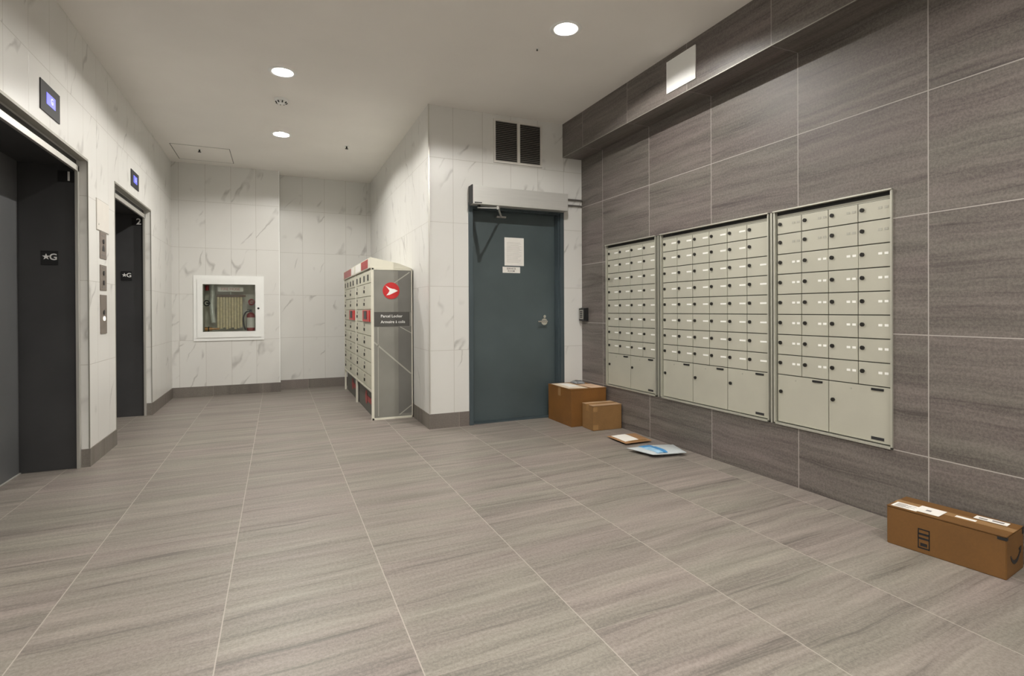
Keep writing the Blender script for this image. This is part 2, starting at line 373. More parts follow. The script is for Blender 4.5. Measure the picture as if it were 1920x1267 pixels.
# ------------------------------------------------------------------ elevators (doors of the setting)
def elevator(n, y0, y1, label):
    R = thing('door_%d' % n, (XL, (y0 + y1) / 2, 0), label, 'elevator door', None, 'structure')
    xo = XL - .047; xi = -1.638; zt = 2.165
    for s, yy in ((0, y0), (1, y1)):
        ya, yb = (yy, yy + .005) if s == 0 else (yy - .005, yy)
        MB().box(xi - .03, xo - .019, ya, yb, 0, zt).build('jamb', CHARCOAL, R)
    MB().box(xi - .03, xo - .019, y0, y1, zt, EH - .001).build('header_panel', CHARCOAL, R)
    fr = MB(); w = .034
    fr.box(xo - .02, xo, y0 + .005, y0 + w, 0, zt + .0, .002); fr.box(xo - .02, xo, y1 - w, y1 - .005, 0, zt, .002); fr.box(xo - .02, xo, y0 + .005, y1 - .005, 2.125, zt, .002)
    fr.build('frame', SILVER, R)
    ed = MB(); ed.box(XL - .047, XL + .003, y0, y1, EH - .004, EH + .012); ed.box(XL - .004, XL + .003, y1 - .002, y1 + .006, BH, EH + .012); ed.box(XL - .004, XL + .003, y0 - .006, y0 + .002, BH, EH + .012)
    ed.build('edge_trim', OLIVE, R)
    ym = (y0 + y1) / 2
    MB().box(xi - .04, xi, y0 + .005, ym - .003, .008, zt).build('door_panel', LIFTDOOR, R)
    MB().box(xi - .044, xi - .004, ym + .003, y1 - .017, .008, zt).build('door_panel', LIFTDOOR, R)
    MB().box(xi - .045, xi - .031, y1 - .02, y1 - .005, 0, zt).build('shadow_gap', GAP, R)
    MB().box(xi - .05, xi + .002, y0, y1, 0.0005, .006).build('sill', ALU, R)
    # floor marker plates on the far jamb
    J = y1 - .0055
    def plate(x0, x1, z0, z1, txt, size, dx, dz, lab, name='floor_marker_plate', cat='sign', star=False):
        P = thing(name, ((x0 + x1) / 2, J, z0), lab, cat)
        MB().box(x0, x1, J - .004, J, z0, z1, .001).build('plate', BLACK, P)
        MB().text(txt, ((x0 + x1) / 2 + dx, J - .0048, (z0 + z1) / 2 + dz), (1, 0, 0), (0, 0, 1), size, .0015).build('lettering', LETTER, P)
        if star:
            pts = []; cx, cz = x0 + .031, (z0 + z1) / 2 + .008
            for i in range(10):
                rr = .0235 if i % 2 == 0 else .0095; A = math.pi / 2 + i * math.pi / 5
                pts.append((cx + rr * math.cos(A), J - .004, cz + rr * math.sin(A)))
            MB().prism(pts, (0, -.0015, 0)).build('star', LETTER, P)
    side = {1: 'nearer', 2: 'farther'}[n]
    plate(-1.519, -1.421, 1.452, 1.553, 'G', .063, .022, .006, 'black plate with white star and letter G in the %s elevator opening' % side, star=True)
    plate(-1.420, -1.318, 2.045, 2.125, str(n), .092, .012, .0, 'black plate with white number %d at the top of the %s elevator opening' % (n, side), 'elevator_number_plate')
elevator(1, *E1, 'nearer elevator doors in charcoal recess with silver frame, marked 1')
elevator(2, *E2, 'farther elevator doors in charcoal recess with silver frame, marked 2')

def display(yc, z0, z1, lab):
    R = thing('floor_indicator', (XL, yc, z0), lab, 'display', 'elevator floor indicators')
    MB().box(XL, XL + .006, yc - .15, yc + .15, z0, z1, .002).build('faceplate', DARKGREY, R)
    zc = (z0 + z1) / 2 + .002
    s = MB().box(XL + .006, XL + .0085, yc - .068, yc + .068, zc - .034, zc + .034).build('screen', LIT, R)
    MB().text('G', (XL + .009, yc + .012, zc), (0, 1, 0), (0, 0, 1), .052, .001).build('characters', LITW, s)
display(4.077, 2.30, 2.478, 'dark plate with lit blue screen above the nearer elevator')
display(6.172, 2.305, 2.463, 'dark plate with lit blue screen above the farther elevator')

R = thing('access_panel', (XL, 5.125, 1.748), 'plain marble-toned access panel above the elevator button plates', 'access panel')
MB().box(XL, XL + .007, 4.968, 5.28, 1.748, 1.98, .003).build('door', simple('access_panel_cream', (.70, .67, .62), .4, var=.03), R)
MB().box(XL, XL + .003, 4.963, 5.285, 1.743, 1.985).build('rim', simple('access_panel_rim', (.40, .38, .34), .5), R)
MB().cyl((XL + .007, 5.005, 1.79), (XL + .010, 5.005, 1.79), .007).build('latch', SILVER, R)

def key_plate(z0, z1, kind, lab):
    yc = 5.128
    R = thing('button_plate', (XL, yc, z0), lab, 'button plate', 'elevator button plates')
    MB().box(XL, XL + .005, yc - .083, yc + .083, z0, z1, .0015).build('faceplate', BRONZE, R)
    if kind == 'fire':     # key switch with little lamps
        MB().cyl((XL + .005, yc, z0 + .135), (XL + .010, yc, z0 + .135), .018).build('key_switch', BLACK, R)
        MB().prism([(XL + .005, yc - .03, z0 + .06), (XL + .005, yc + .03, z0 + .06), (XL + .005, yc + .02, z0 + .095), (XL + .005, yc, z0 + .11), (XL + .005, yc - .02, z0 + .095)], (.002, 0, 0)).build('emblem', BLACK, R)
        MB().box(XL + .005, XL + .0062, yc - .045, yc + .045, z0 + .025, z0 + .032).build('engraving', INK, R); MB().box(XL + .005, XL + .0062, yc - .04, yc + .04, z0 + .175, z0 + .182).build('engraving', INK, R)
    elif kind == 'emergency':
        for dz in (.06, .135): MB().cyl((XL + .005, yc, z0 + dz), (XL + .010, yc, z0 + dz), .018).build('key_switch', BLACK, R)
        MB().box(XL + .005, XL + .0062, yc - .045, yc + .045, z0 + .02, z0 + .027).build('engraving', INK, R); MB().box(XL + .005, XL + .0062, yc - .04, yc + .04, z0 + .172, z0 + .179).build('engraving', INK, R)
    else:
        MB().cyl((XL + .005, yc, z0 + .165), (XL + .010, yc, z0 + .165), .018).build('arrow_button', BLACK, R)
        k = MB().cyl((XL + .005, yc, z0 + .118), (XL + .012, yc, z0 + .118), .017).build('call_button', BUTTONLIT, R); k['label'] = 'lit white call button'
key_plate(1.535, 1.742, 'fire', 'topmost of three bronze plates between the elevators, touching the access panel')
key_plate(1.288, 1.485, 'emergency', 'middle of three bronze plates between the elevators, with two round dark switches')
key_plate(.950, 1.253, 'call', 'tall lowest bronze plate between the elevators, with the lit call button')

# ------------------------------------------------------------------ fire hose cabinet
x0, x1, z0, z1 = CAB
R = thing('fire_hose_cabinet', ((x0 + x1) / 2, YB1, z0 - .11), 'white framed glass-fronted fire hose cabinet recessed in the end wall', 'cabinet')
MB().box(x0, x1, YB1 + .24, YB1 + .25, z0, z1).box(x0, x0 + .006, YB1, YB1 + .25, z0, z1).box(x1 - .006, x1, YB1, YB1 + .25, z0, z1).box(x0, x1, YB1, YB1 + .25, z0, z0 + .006).box(x0, x1, YB1, YB1 + .25, z1 - .006, z1).build('inner_box', CABIN, R)
fb = MB()
for a0, a1, c0, c1 in ((-1.005, -.167, 1.48, 1.596), (-1.005, -.167, .73, .85), (-1.005, -.902, .85, 1.48), (-.274, -.167, .85, 1.48)): fb.box(a0, a1, YB1 - .014, YB1, c0, c1)
fb.build('surround', WHITE, R)
db = MB()
for a0, a1, c0, c1 in ((-.965, -.205, 1.480, 1.556), (-.965, -.205, .772, .85), (-.965, -.900, .85, 1.480), (-.272, -.205, .85, 1.480)): db.box(a0, a1, YB1 - .026, YB1 - .014, c0, c1)
d = db.build('door', WHITE, R)
MB().box(-.90, -.272, YB1 - .019, YB1 - .016, .85, 1.48).build('pane', GLASS, d)
MB().cyl((-.236, YB1 - .026, 1.158), (-.236, YB1 - .034, 1.158), .014).build('lock', BLACK, d)
# folded hose on its rack
R = thing('fire_hose', (-.58, YB1 + .12, z0 + .02), 'beige fire hose folded in pleats on its rack behind the cabinet glass', 'fire hose')
hb = MB(); n = 9
for i in range(n):
    xx = -.728 + .275 * i / (n - 1); zb = .875 + .012 * (i % 3); yy = YB1 + .12 + .012 * (i % 2)
    yy -= .0
    hb.box(xx - .0150, xx + .0150, yy - .035, yy + .035, zb, 1.315, .008)
hb.build('hose_folds', HOSE, R, True)
MB().box(-.745, -.40, YB1 + .08, YB1 + .165, 1.315, 1.345, .003).build('rack', simple('rack_brown', (.17, .10, .07), .5), R)
p = MB().box(-.735, -.425, YB1 + .072, YB1 + .079, 1.385, 1.455, .001).build('sign_plate', WHITEPAPER, R)
MB().text('FIRE HOSE', (-.58, YB1 + .0715, 1.42), (1, 0, 0), (0, 0, 1), .05, .001).build('lettering', PINKINK, p)
MB().cyl((-.58, YB1 + .1, 1.345), (-.58, YB1 + .1, 1.388), .008).build('bracket', GREYPIPE, R)
R = thing('standpipe_valve', (-.82, YB1 + .12, z0 + .02), 'grey angle valve and pipe with brass parts at the left inside the cabinet', 'valve')
MB().tube([(-.80, YB1 + .15, 1.48), (-.80, YB1 + .15, 1.36), (-.81, YB1 + .14, 1.22), (-.80, YB1 + .12, 1.08), (-.785, YB1 + .11, .97)], .030, 14).build('pipe', GREYPIPE, R, True)
MB().torus((-.862, YB1 + .07, 1.23), .035, .007, (.6, -1, 0)).cyl((-.862, YB1 + .07, 1.23), (-.82, YB1 + .14, 1.23), .009).build('hand_wheel', BLACK, R, True)
MB().cyl((-.86, YB1 + .12, 1.40), (-.86, YB1 + .12, 1.47), .022).build('pipe_coupling', EXTRED, R, True)
R = thing('hose_nozzle', (-.82, YB1 + .08, z0 + .007), 'brown brass hose nozzle lying at the bottom left of the cabinet', 'nozzle')
MB().cyl((-.885, YB1 + .07, .884), (-.80, YB1 + .07, .884), .028, .022).cyl((-.80, YB1 + .07, .884), (-.715, YB1 + .07, .884), .015, .012).build('barrel', BRASS, R, True)
MB().torus((-.84, YB1 + .07, .884), .028, .007, (1, 0, 0)).build('collar', BLACK, R, True)
R = thing('fire_extinguisher', (-.335, YB1 + .10, z0 + .007), 'small red fire extinguisher with white label inside the glass cabinet', 'fire extinguisher')
ec = (-.335, YB1 + .10, z0 + .007)
MB().lathe(ec, [(.045, 0), (.052, .008), (.052, .205), (.044, .235), (.018, .255)]).build('cylinder', EXTRED, R, True)
MB().cyl((ec[0], ec[1], ec[2] + .045), (ec[0], ec[1], ec[2] + .185), .0527, seg=28).build('paper_label', WHITEPAPER, R, True)
MB().cyl((ec[0], ec[1], ec[2] + .250), (ec[0], ec[1], ec[2] + .285), .017).box(ec[0] - .045, ec[0] + .02, ec[1] - .01, ec[1] + .01, ec[2] + .283, ec[2] + .295, .002).build('valve_head', BLACK, R, True)
MB().tube([(ec[0] - .015, ec[1] - .01, ec[2] + .27), (ec[0] - .06, ec[1] - .02, ec[2] + .255), (ec[0] - .09, ec[1] - .02, ec[2] + .18), (ec[0] - .085, ec[1] - .02, ec[2] + .08), (ec[0] - .065, ec[1] - .02, ec[2] + .015)], .010).build('discharge_hose', BLACK, R, True)
R = thing('hydrant_valve', (-.325, YB1 + .2, 1.21), 'dark red valve handle above the extinguisher inside the cabinet', 'valve handle')
MB().cyl((-.325, YB1 + .10, 1.245), (-.325, YB1 + .238, 1.245), .012).build('spindle', BLACK, R)
MB().torus((-.325, YB1 + .10, 1.245), .034, .012, (.3, 1, 0)).box(-.357, -.293, YB1 + .095, YB1 + .105, 1.237, 1.253).build('wheel', EXTRED, R, True)

# ------------------------------------------------------------------ service door
R = thing('door_3', (2.23, YD + .1, 0), 'grey teal metal service door in a matching frame', 'door', None, 'structure')
fy0, fy1 = YD - .012, YD + .15
ly = YD + .106
fm = MB()
fm.box(1.705, 1.745, fy0, fy1, 0, 2.168, .003).box(2.713, 2.755, fy0, fy1, 0, 2.168, .003).box(1.745, 2.713, fy0, fy1, 2.125, 2.168, .003)
fm.box(1.745, 1.757, fy0 + .03, ly - .008, 0, 2.125).box(2.701, 2.713, fy0 + .03, ly - .008, 0, 2.125).box(1.757, 2.701, fy0 + .03, ly - .008, 2.112, 2.125)
fm.build('frame', FRAMEPAINT, R)
leaf = MB().box(1.748, 2.710, ly, ly + .044, .008, 2.122, .001).build('door_leaf', DOORPAINT, R)
hx, hz = 2.576, 1.00
h = MB().cyl((hx, ly, hz - .005), (hx, ly - .010, hz - .005), .036).cyl((hx, ly - .010, hz), (hx, ly - .058, hz), .011)
h.cyl((hx + .012, ly - .055, hz), (hx - .095, ly - .050, hz), .010, .008).cyl((hx, ly, hz + .05), (hx, ly - .018, hz + .05), .016)
h.build('door_handle', CHROME, R, True)
MB().box(1.757, 2.70, YD + .02, ly + .1, .0005, .010).build('threshold', FRAMEPAINT, R)

R = thing('door_operator', (2.23, YD, 2.14), 'long aluminium automatic door operator box above the service door', 'door operator')
MB().box(1.711, 2.744, YD - .12, YD - .0125, 2.135, 2.31, .003).build('cover', ALU, R)
e = MB().box(1.703, 1.711, YD - .117, YD - .0125, 2.138, 2.318).build('end_cap', DARKGREY, R); e['label'] = 'dark grey end cap'
MB().cyl((1.79, YD - .065, 2.10), (1.79, YD - .065, 2.137), .016).build('spindle', BLACK, R, True)
A0 = Vector((1.79, YD - .065, 2.105)); A1 = Vector((1.850, 4.515, 2.045)); A2 = Vector((2.085, ly - .022, 2.062))
MB().prism([A0 + Vector((-.017, 0, 0)), A0 + Vector((.017, 0, 0)), A1 + Vector((.014, 0, .0)), A1 + Vector((-.014, 0, .0))], (0, 0, .008)).build('main_arm', ALU, R)
MB().cyl(A1 + Vector((0, 0, -.010)), A1 + Vector((0, 0, .022)), .015).build('elbow_joint', CHROME, R, True)
MB().cyl(A1, A2, .0095).build('forearm', ALU, R, True)
MB().box(A2.x - .05, A2.x + .05, ly - .032, ly - .001, A2.z - .008, A2.z + .008, .002).build('arm_shoe', ALU, R)
MB().box(1.725, 1.80, YD - .123, YD - .118, 2.143, 2.152).build('indicator', BLACK, R)

for i, (z, who) in enumerate(((2.277, 'upper'), (2.216, 'lower'))):
    tag(MB().tube([(2.744, YD - .018, z), (2.86, YD - .018, z), (2.94, YD - .018, z), (XR - .006, YD - .022, z - .002)], .009).build('conduit', simple('conduit_grey', (.16, .15, .14), .4, .4), None, True), '%s of the two thin grey conduits beside the door operator' % who, 'conduit', 'conduits running from the door operator')

tag_n = thing('notice_sheet', (2.24, ly, 1.575), 'tall white printed notice sheet taped to the service door', 'notice')
sh = MB().box(2.127, 2.344, ly - .003, ly - .001, 1.575, 1.862).build('sheet', WHITEPAPER, tag_n)
ln = MB()
for i in range(17): ln.box(2.15, 2.32 - .05 * random.random(), ly - .0036, ly - .003, 1.81 - i * .0125, 1.8125 - i * .0125)
ln.build('print_lines', simple('faint_print', (.55, .52, .50), .8), tag_n)
sg = thing('door_sign', (2.205, ly, 1.505), 'small white lettered sign just under the notice sheet on the service door', 'sign')
MB().box(2.105, 2.30, ly - .004, ly - .001, 1.50, 1.562, .001).build('plate', WHITEPAPER, sg)
MB().text('SERVICE', (2.20, ly - .0045, 1.543), (1, 0, 0), (0, 0, 1), .028, .001).build('lettering', INK, sg)
MB().text('ROOM', (2.20, ly - .0045, 1.518), (1, 0, 0), (0, 0, 1), .026, .001).build('lettering', INK, sg)

# vent above the door
R = thing('vent_grille', (2.235, YD, 2.59), 'white framed double louvre vent above the service door', 'vent')
vb = MB(); vy = YD - .014
vb.box(1.968, 2.502, vy, YD - .0005, 2.996, 3.016).box(1.968, 2.502, vy, YD - .0005, 2.582, 2.602).box(1.968, 1.988, vy, YD - .0005, 2.602, 2.996).box(2.482, 2.502, vy, YD - .0005, 2.602, 2.996).box(2.222, 2.254, vy, YD - .0005, 2.602, 2.996)
vb.build('frame', simple('vent_frame_paint', (.66, .64, .60), .5), R)
MB().box(1.988, 2.482, YD - .003, YD - .001, 2.602, 2.996).build('backing', GAP, R)
SL = simple('louvre_grey', (.30, .28, .25), .5)
for xa, xb in ((1.988, 2.222), (2.254, 2.482)):
    lv = MB(); n = 22
    for i in range(n):
        z = 2.607 + (2.99 - 2.607) * i / (n - 1)
        lv.prism([(xa, YD - .013, z - .004), (xa, YD - .003, z + .004), (xa, YD - .003, z + .0052), (xa, YD - .013, z - .0028)], (xb - xa, 0, 0))
    lv.build('louvre_bank', SL, R)

# card reader and bulkhead cover plate
R = thing('card_reader', (XR, 4.85, 1.0), 'small grey and black card reader on the dark wall beside the service door', 'card reader')
MB().box(XR - .03, XR - .0005, 4.795, 4.905, 1.0, 1.14, .004).build('housing', BLACK, R)
MB().box(XR - .053, XR - .03, 4.80, 4.90, 1.005, 1.135, .004).build('bezel', BLACK, R)
f = MB().box(XR - .056, XR - .053, 4.812, 4.888, 1.022, 1.118, .001).build('face', simple('reader_grey', (.30, .29, .26), .4), R)
for i in range(4):
    for j in range(3): MB().box(XR - .058, XR - .056, 4.826 + j * .017, 4.838 + j * .017, 1.035 + i * .019, 1.048 + i * .019).build('keypad_key', DARKGREY, f)
tag(MB().box(XS - .008, XS, 2.971, 3.280, 2.768, 3.010, .002).build('cover_plate', WHITE), 'plain white square cover plate on the dark bulkhead near the ceiling', 'cover plate')

# ------------------------------------------------------------------ mailboxes
def door_mesh(w, h): return MB().box(-.008, .0, -w / 2 + .0025, w / 2 - .0025, -h / 2 + .003, h / 2 - .003, .0015).mesh('compartment_door', MAILBOX)
LOCK_ME = MB().cyl((-.008, 0, 0), (-.016, 0, 0), .0115, seg=16).mesh('lock', LOCKM)
def plate_mesh(w, segs, mat):
    b = MB()
    if segs == 1: b.box(-.0096, -.008, -w / 2, w / 2, -.006, .006)
    else:
        b.box(-.0096, -.008, w * .12, w / 2, -.0065, .0065); b.box(-.0096, -.008, -w / 2, -w * .12, -.0065, .0065)
    return b.mesh('number_label', mat)
def child(name, me, parent, loc):
    o = bpy.data.objects.new(name, me); COL.objects.link(o); o.parent = parent; o.location = loc; return o
SEP0, STEP = 1.601, .1293
XD = XR + .014        # back of the doors
def mailboxes(ya, yb, cols, big, label, style):
    # ya = near edge, yb = far edge
    R = thing('mailbox_cabinet', (XR, (ya + yb) / 2, .372), label, 'mailboxes', 'wall mailbox cabinets')
    fw = .024; zt, zb = 1.752, .372
    fr = MB()
    fr.box(XR - .010, XR + .03, ya, ya + fw * .4, zb, zt, .001).box(XR - .010, XR + .03, yb - fw * .5, yb, zb, zt, .001)
    fr.box(XR - .010, XR + .03, ya, yb, zb, zb + .012, .001)
    fr.build('frame', MAILFRAME, R)
    hd = MB().box(XR - .018, XR + .03, ya, yb, zt - .006, zt + .002, .0008).build('top_hood', MAILFRAME, R); hd['label'] = 'projecting metal edge along the top'
    MB().box(XR + .016, XR + .028, ya + .012, yb - .012, zb + .014, zt - .012).build('body', MAILGAP, R)
    MB().box(XR + .012, XR + .018, ya + fw * .4, yb - fw * .5, 1.706, 1.724).build('top_strip', simple('mailbox_strip', (.36, .355, .30), .5), R)
    MB().box(XR + .014, XR + .018, ya + fw * .4, yb - fw * .5, 1.724, 1.747).build('hood_shade_strip', GAP, R)  # dark strip paints in the shade beneath the projecting hood
    y0, y1 = ya + fw * .6, yb - fw * .65; w = (y1 - y0) / cols
    root = R.location
    zs = [1.706] + [SEP0 - STEP * i for i in range(8)]
    dm = {}
    lm1 = plate_mesh(w * .30, 1 if style == 1 else 2, PLATE); lm2 = plate_mesh(w * .30, 2, PLATEGREY)
    for i in range(8):
        h = zs[i] - zs[i + 1]; key = round(h, 4)
        if key not in dm: dm[key] = door_mesh(w, h)
        for c in range(cols):
            yc = y1 - w * (c + .5); zc = (zs[i] + zs[i + 1]) / 2      # column 0 is the far one
            d = child('compartment_door', dm[key], R, Vector((XD - root.x + .001, yc - root.y, zc - root.z)))
            if style == 2 and i == 2 and c == 2: d.scale.y = w / (w - .005)
            child('lock', LOCK_ME, d, (0, w * .36, .012))
            if style == 1 and c == 5 and i < 2: continue
            child('number_label', lm2 if (style == 2 and i < 2) else lm1, d, (0, -w * .28, .010))
    bw = (y1 - y0) / big; zt2, zb2 = zs[-1], zb + .016; h = zt2 - zb2
    bm_ = door_mesh(bw, h); bm_.name = 'parcel_door'
    slot = MB().box(-.0125, -.008, -.033, .033, -.0065, .0065, .002).mesh('pull_slot', BLACK)
    for c in range(big):
        yc = y1 - bw * (c + .5); zc = (zt2 + zb2) / 2
        d = child('parcel_door', bm_, R, Vector((XD - root.x + .001, yc - root.y, zc - root.z)))
        child('lock', LOCK_ME, d, (0, bw * .42, .045)); child('pull_slot', slot, d, (0, -bw * .30, h / 2 - .017))
        child('keyhole', MB().cyl((-.008, 0, 0), (-.0105, 0, 0), .005, seg=10).mesh('keyhole', PLATEGREY), d, (0, bw * .12, h / 2 - .03))
        if c == big - 1:
            pl = MB().box(-.0105, -.008, -.034, .034, -.008, .008).mesh('maker_plate', DARKGREY)
            child('maker_plate', pl, d, (0, -bw * .30, -h / 2 + .024))
    return R
mailboxes(3.702, 4.462, 4, 2, 'narrow mailbox cabinet farthest along the dark wall, four columns wide', 1)
mailboxes(2.551, 3.640, 6, 3, 'widest mailbox cabinet, in the middle of the dark wall, six columns', 1)
mailboxes(1.776, 2.512, 4, 2, 'mailbox cabinet nearest the viewer on the dark wall, four large columns', 2)
def filler(ya, yb, lab):
    R = thing('cabinet_filler', (XR, (ya + yb) / 2, .372), lab, 'filler strip')
    MB().box(XR + .012, XR + .028, ya, yb, .372, 1.752).build('channel', MAILGAP, R)
    MB().box(XR - .006, XR + .012, (ya + yb) / 2 - .006, (ya + yb) / 2 + .006, .374, 1.748).build('rib', MAILFRAME, R)
filler(3.642, 3.700, 'narrow metal channel between the farthest and the middle mailbox cabinet')
filler(2.514, 2.549, 'narrow metal channel between the middle and the nearest mailbox cabinet')

# ------------------------------------------------------------------ parcel lockers
LX0, LX1 = .880, 1.298
def locker(ya, yb, near, label):
    R = thing('parcel_locker', ((LX0 + LX1) / 2, (ya + yb) / 2, 0), label, 'parcel locker', 'parcel lockers against the marble wall')
    zb, zt = .30, 1.555
    MB().box(LX0 + .012, LX1, ya + .004, yb - .002, zb, zt).build('body', LOCKERP, R)
    MB().prism([(LX0 - .012, ya, zt), (LX0 - .012, ya, zt + .112), (LX0 + .28, ya, zt + .055), (LX1, ya, zt + .006), (LX1, ya, zt)], (0, yb - ya, 0), .004).build('cap', LOCKERTOP, R)
    MB().box(LX0 + .035, LX1 - .01, ya + .015, yb - .01, 0.0, zb).build('plinth', simple('locker_plinth', (.10, .10, .088), .5), R)
    MB().box(LX0 - .004, LX1, ya + .0, yb, zb - .018, zb + .004, .002).build('bottom_rail', LOCKERTOP, R)
    for yy in (ya, yb - .02): MB().box(LX0 - .002, LX0 + .02, yy, yy + .02, 0, zt, .002).build('corner_post', LOCKERTOP, R)
    # header labels on the cap's front
    w = (yb - ya)
    for f0, f1, mat, nm in (((.12, .52, DULLRED, 'header_label'), (.58, .90, WHITEPAPER, 'header_label')) if near else ((.05, .22, WHITEPAPER, 'header_label'), (.28, .92, simple('pale_red_print', (.42, .14, .14), .5), 'header_label'))):
        h = MB().box(LX0 - .0145, LX0 - .012, ya + w * f0, ya + w * f1, zt + .012, zt + .10).build(nm, mat, R)
    # doors: 2 columns by 9 rows
    y0, y1 = ya + .032, yb - .032; cw = (y1 - y0) / 2; rows = 9; rh = (zt - .008 - zb - .006) / rows
    dme = MB().box(-.010, 0, -cw / 2 + .004, cw / 2 - .004, -rh / 2 + .004, rh / 2 - .004, .0015).mesh('compartment_door', LOCKERP)
    lme = MB().box(-.020, -.010, -.020, .020, -.016, .016, .002).mesh('lock', LOCKM)
    nme = MB().box(-.0115, -.010, -.026, .026, -.014, .014).mesh('number_label', simple('locker_number_ink', (.13, .11, .10), .5))
    sme = MB().box(-.016, -.010, -.030, .030, -.042, .022, .002).mesh('pull_slot', BLACK)
    for c in range(2):
        for i in range(rows):
            yc = y0 + cw * (c + .5); zc = zt - .008 - rh * (i + .5)
            d = child('compartment_door', dme, R, Vector((LX0 + .010 - R.location.x, yc - R.location.y, zc)))
            if i == 0: child('pull_slot', sme, d, (0, cw * .30, .0)); child('pull_slot', sme, d, (0, -cw * .18, .0)); continue
            if i == 3 and c == 0:
                k = child('instruction_panel', MB().box(-.022, -.010, -cw * .42, cw * .42, -rh * .44, rh * .44, .002).mesh('instruction_panel', RED), d, (0, 0, 0)); k['label'] = 'red and black instruction panel'
                child('keypad', MB().box(-.027, -.022, -.07, .12, -.035, .052, .002).mesh('keypad', BLACK), d, (0, 0, 0)); continue
            child('lock', lme, d, (0, cw * .30, -.012)); child('number_label', nme, d, (0, cw * .30, .034))
    # red postal marks on the plinth
    e = MB().cyl((LX0 + .035, (ya + yb) / 2, .15), (LX0 + .031, (ya + yb) / 2, .15), .075, seg=24).box(LX0 + .031, LX0 + .035, (ya + yb) / 2 - .34, (ya + yb) / 2 - .10, .12, .18).build('postal_mark', DULLRED, R)
    if near:
        en = MB().box(LX0 + .004, LX1, ya - .012, ya + .004, .012, zt - .004).build('end_panel', LOCKERSIDE, R); en['label'] = 'grey patterned end panel'
        Y = ya - .0125
        MB().box(1.150, LX1 - .012, Y - .0006, Y + .0005, .05, .955).box(1.150, LX1 - .012, Y - .0006, Y + .0005, 1.10, 1.53).build('decal_shade', LOCKERSIDE2, en)
        ln = MB()
        def bar(p, q, w=.010):
            p, q = Vector((p[0], 0, p[1])), Vector((q[0], 0, q[1])); d = (q - p).normalized(); nrm = Vector((d.z, 0, -d.x)) * w / 2
            ln.prism([Vector((v.x, Y - .0007, v.z)) for v in (p - nrm, p + nrm, q + nrm, q - nrm)], (0, -.0006, 0))
        bar((.90, .80), (1.28, .46), .014); bar((.943, .04), (.943, .95), .008); bar((1.16, .04), (1.285, .13), .010); bar((1.06, 1.37), (1.27, 1.52), .010); bar((1.17, .95), (1.285, .885), .008)
        ln.build('decal_lines', LOCKERLINE, en)
        ed = MB().box(LX0 - .004, LX0 + .022, ya - .016, ya + .004, 0, zt + .0, .002).box(LX1 - .010, LX1 + .0, ya - .016, ya + .004, 0, zt, .002).box(LX0, LX1, ya - .016, ya + .004, 0.0, .022, .002).box(LX0, LX1, ya - .016, ya + .004, zt - .018, zt, .002).build('edge_frame', LOCKERTOP, R)
        bd = MB().box(LX0 + .022, LX1 - .03, Y - .003, Y, .958, 1.106).build('name_band', BAND, en)
        MB().text('Parcel Locker', (.970, Y - .0035, 1.062), (1, 0, 0), (0, 0, 1), .040, .001, 'LEFT', .008).build('lettering', LETTER, bd)
        MB().text('Armoire à colis', (.970, Y - .0035, 1.003), (1, 0, 0), (0, 0, 1), .040, .001, 'LEFT', .008).build('lettering', LETTER, bd)
        lg = MB().cyl((1.078, Y, 1.325), (1.078, Y - .004, 1.325), .086, seg=40).build('logo_disc', RED, en)
        cx, cz, k = 1.082, 1.325, .060
        pts = [(-1, .85), (-.35, .48), (.15, .32), (.5, .28), (1.1, -.02), (.55, -.28), (.1, -.5), (-.35, -.72), (-.9, -.80), (-.55, -.38), (-.35, -.02), (-.6, .35)]
        MB().prism([(cx + px * k, Y - .004, cz + pz * k) for px, pz in pts], (0, -.0015, 0)).build('wing_emblem', LETTER, lg)
    return R
locker(5.572, 6.765, True, 'nearer parcel locker module whose grey end panel carries the red round logo')
locker(6.768, 7.955, False, 'farther parcel locker module, toward the end wall')

# ------------------------------------------------------------------ cardboard parcels
def oriented(org, s, h, sl, tl):       # box frame: origin corner, unit s along length, n across
    s = Vector((*s, 0)).normalized(); n = Vector((-s.y, s.x, 0))
    def P(u, v, z): return Vector((*org, 0)) + s * u + n * v + Vector((0, 0, z))
    return P
def slab(mb, P, u0, u1, v0, v1, z0, z1, bev=0):
    return mb.prism([P(u0, v0, z0), P(u1, v0, z0), P(u1, v1, z0), P(u0, v1, z0)], (0, 0, z1 - z0), bev)
# A: large box against the door wall
R = thing('cardboard_box', (2.757, 4.675, 0), 'largest orange-brown cardboard box, in the corner by the service door', 'cardboard box', 'cardboard boxes on the floor')
b = MB().box(2.560, 2.952, 4.435, 4.905, 0, .352, .004); b.build('body', CARD1, R)
MB().box(2.557, 2.955, 4.432, 4.668, .352, .357, .001).box(2.557, 2.955, 4.672, 4.908, .352, .357, .001).build('top_flap', CARD1, R)
MB().box(2.556, 2.956, 4.645, 4.695, .3565, .3580).box(2.5585, 2.5598, 4.645, 4.695, .27, .358).build('tape_strip', TAPE, R)
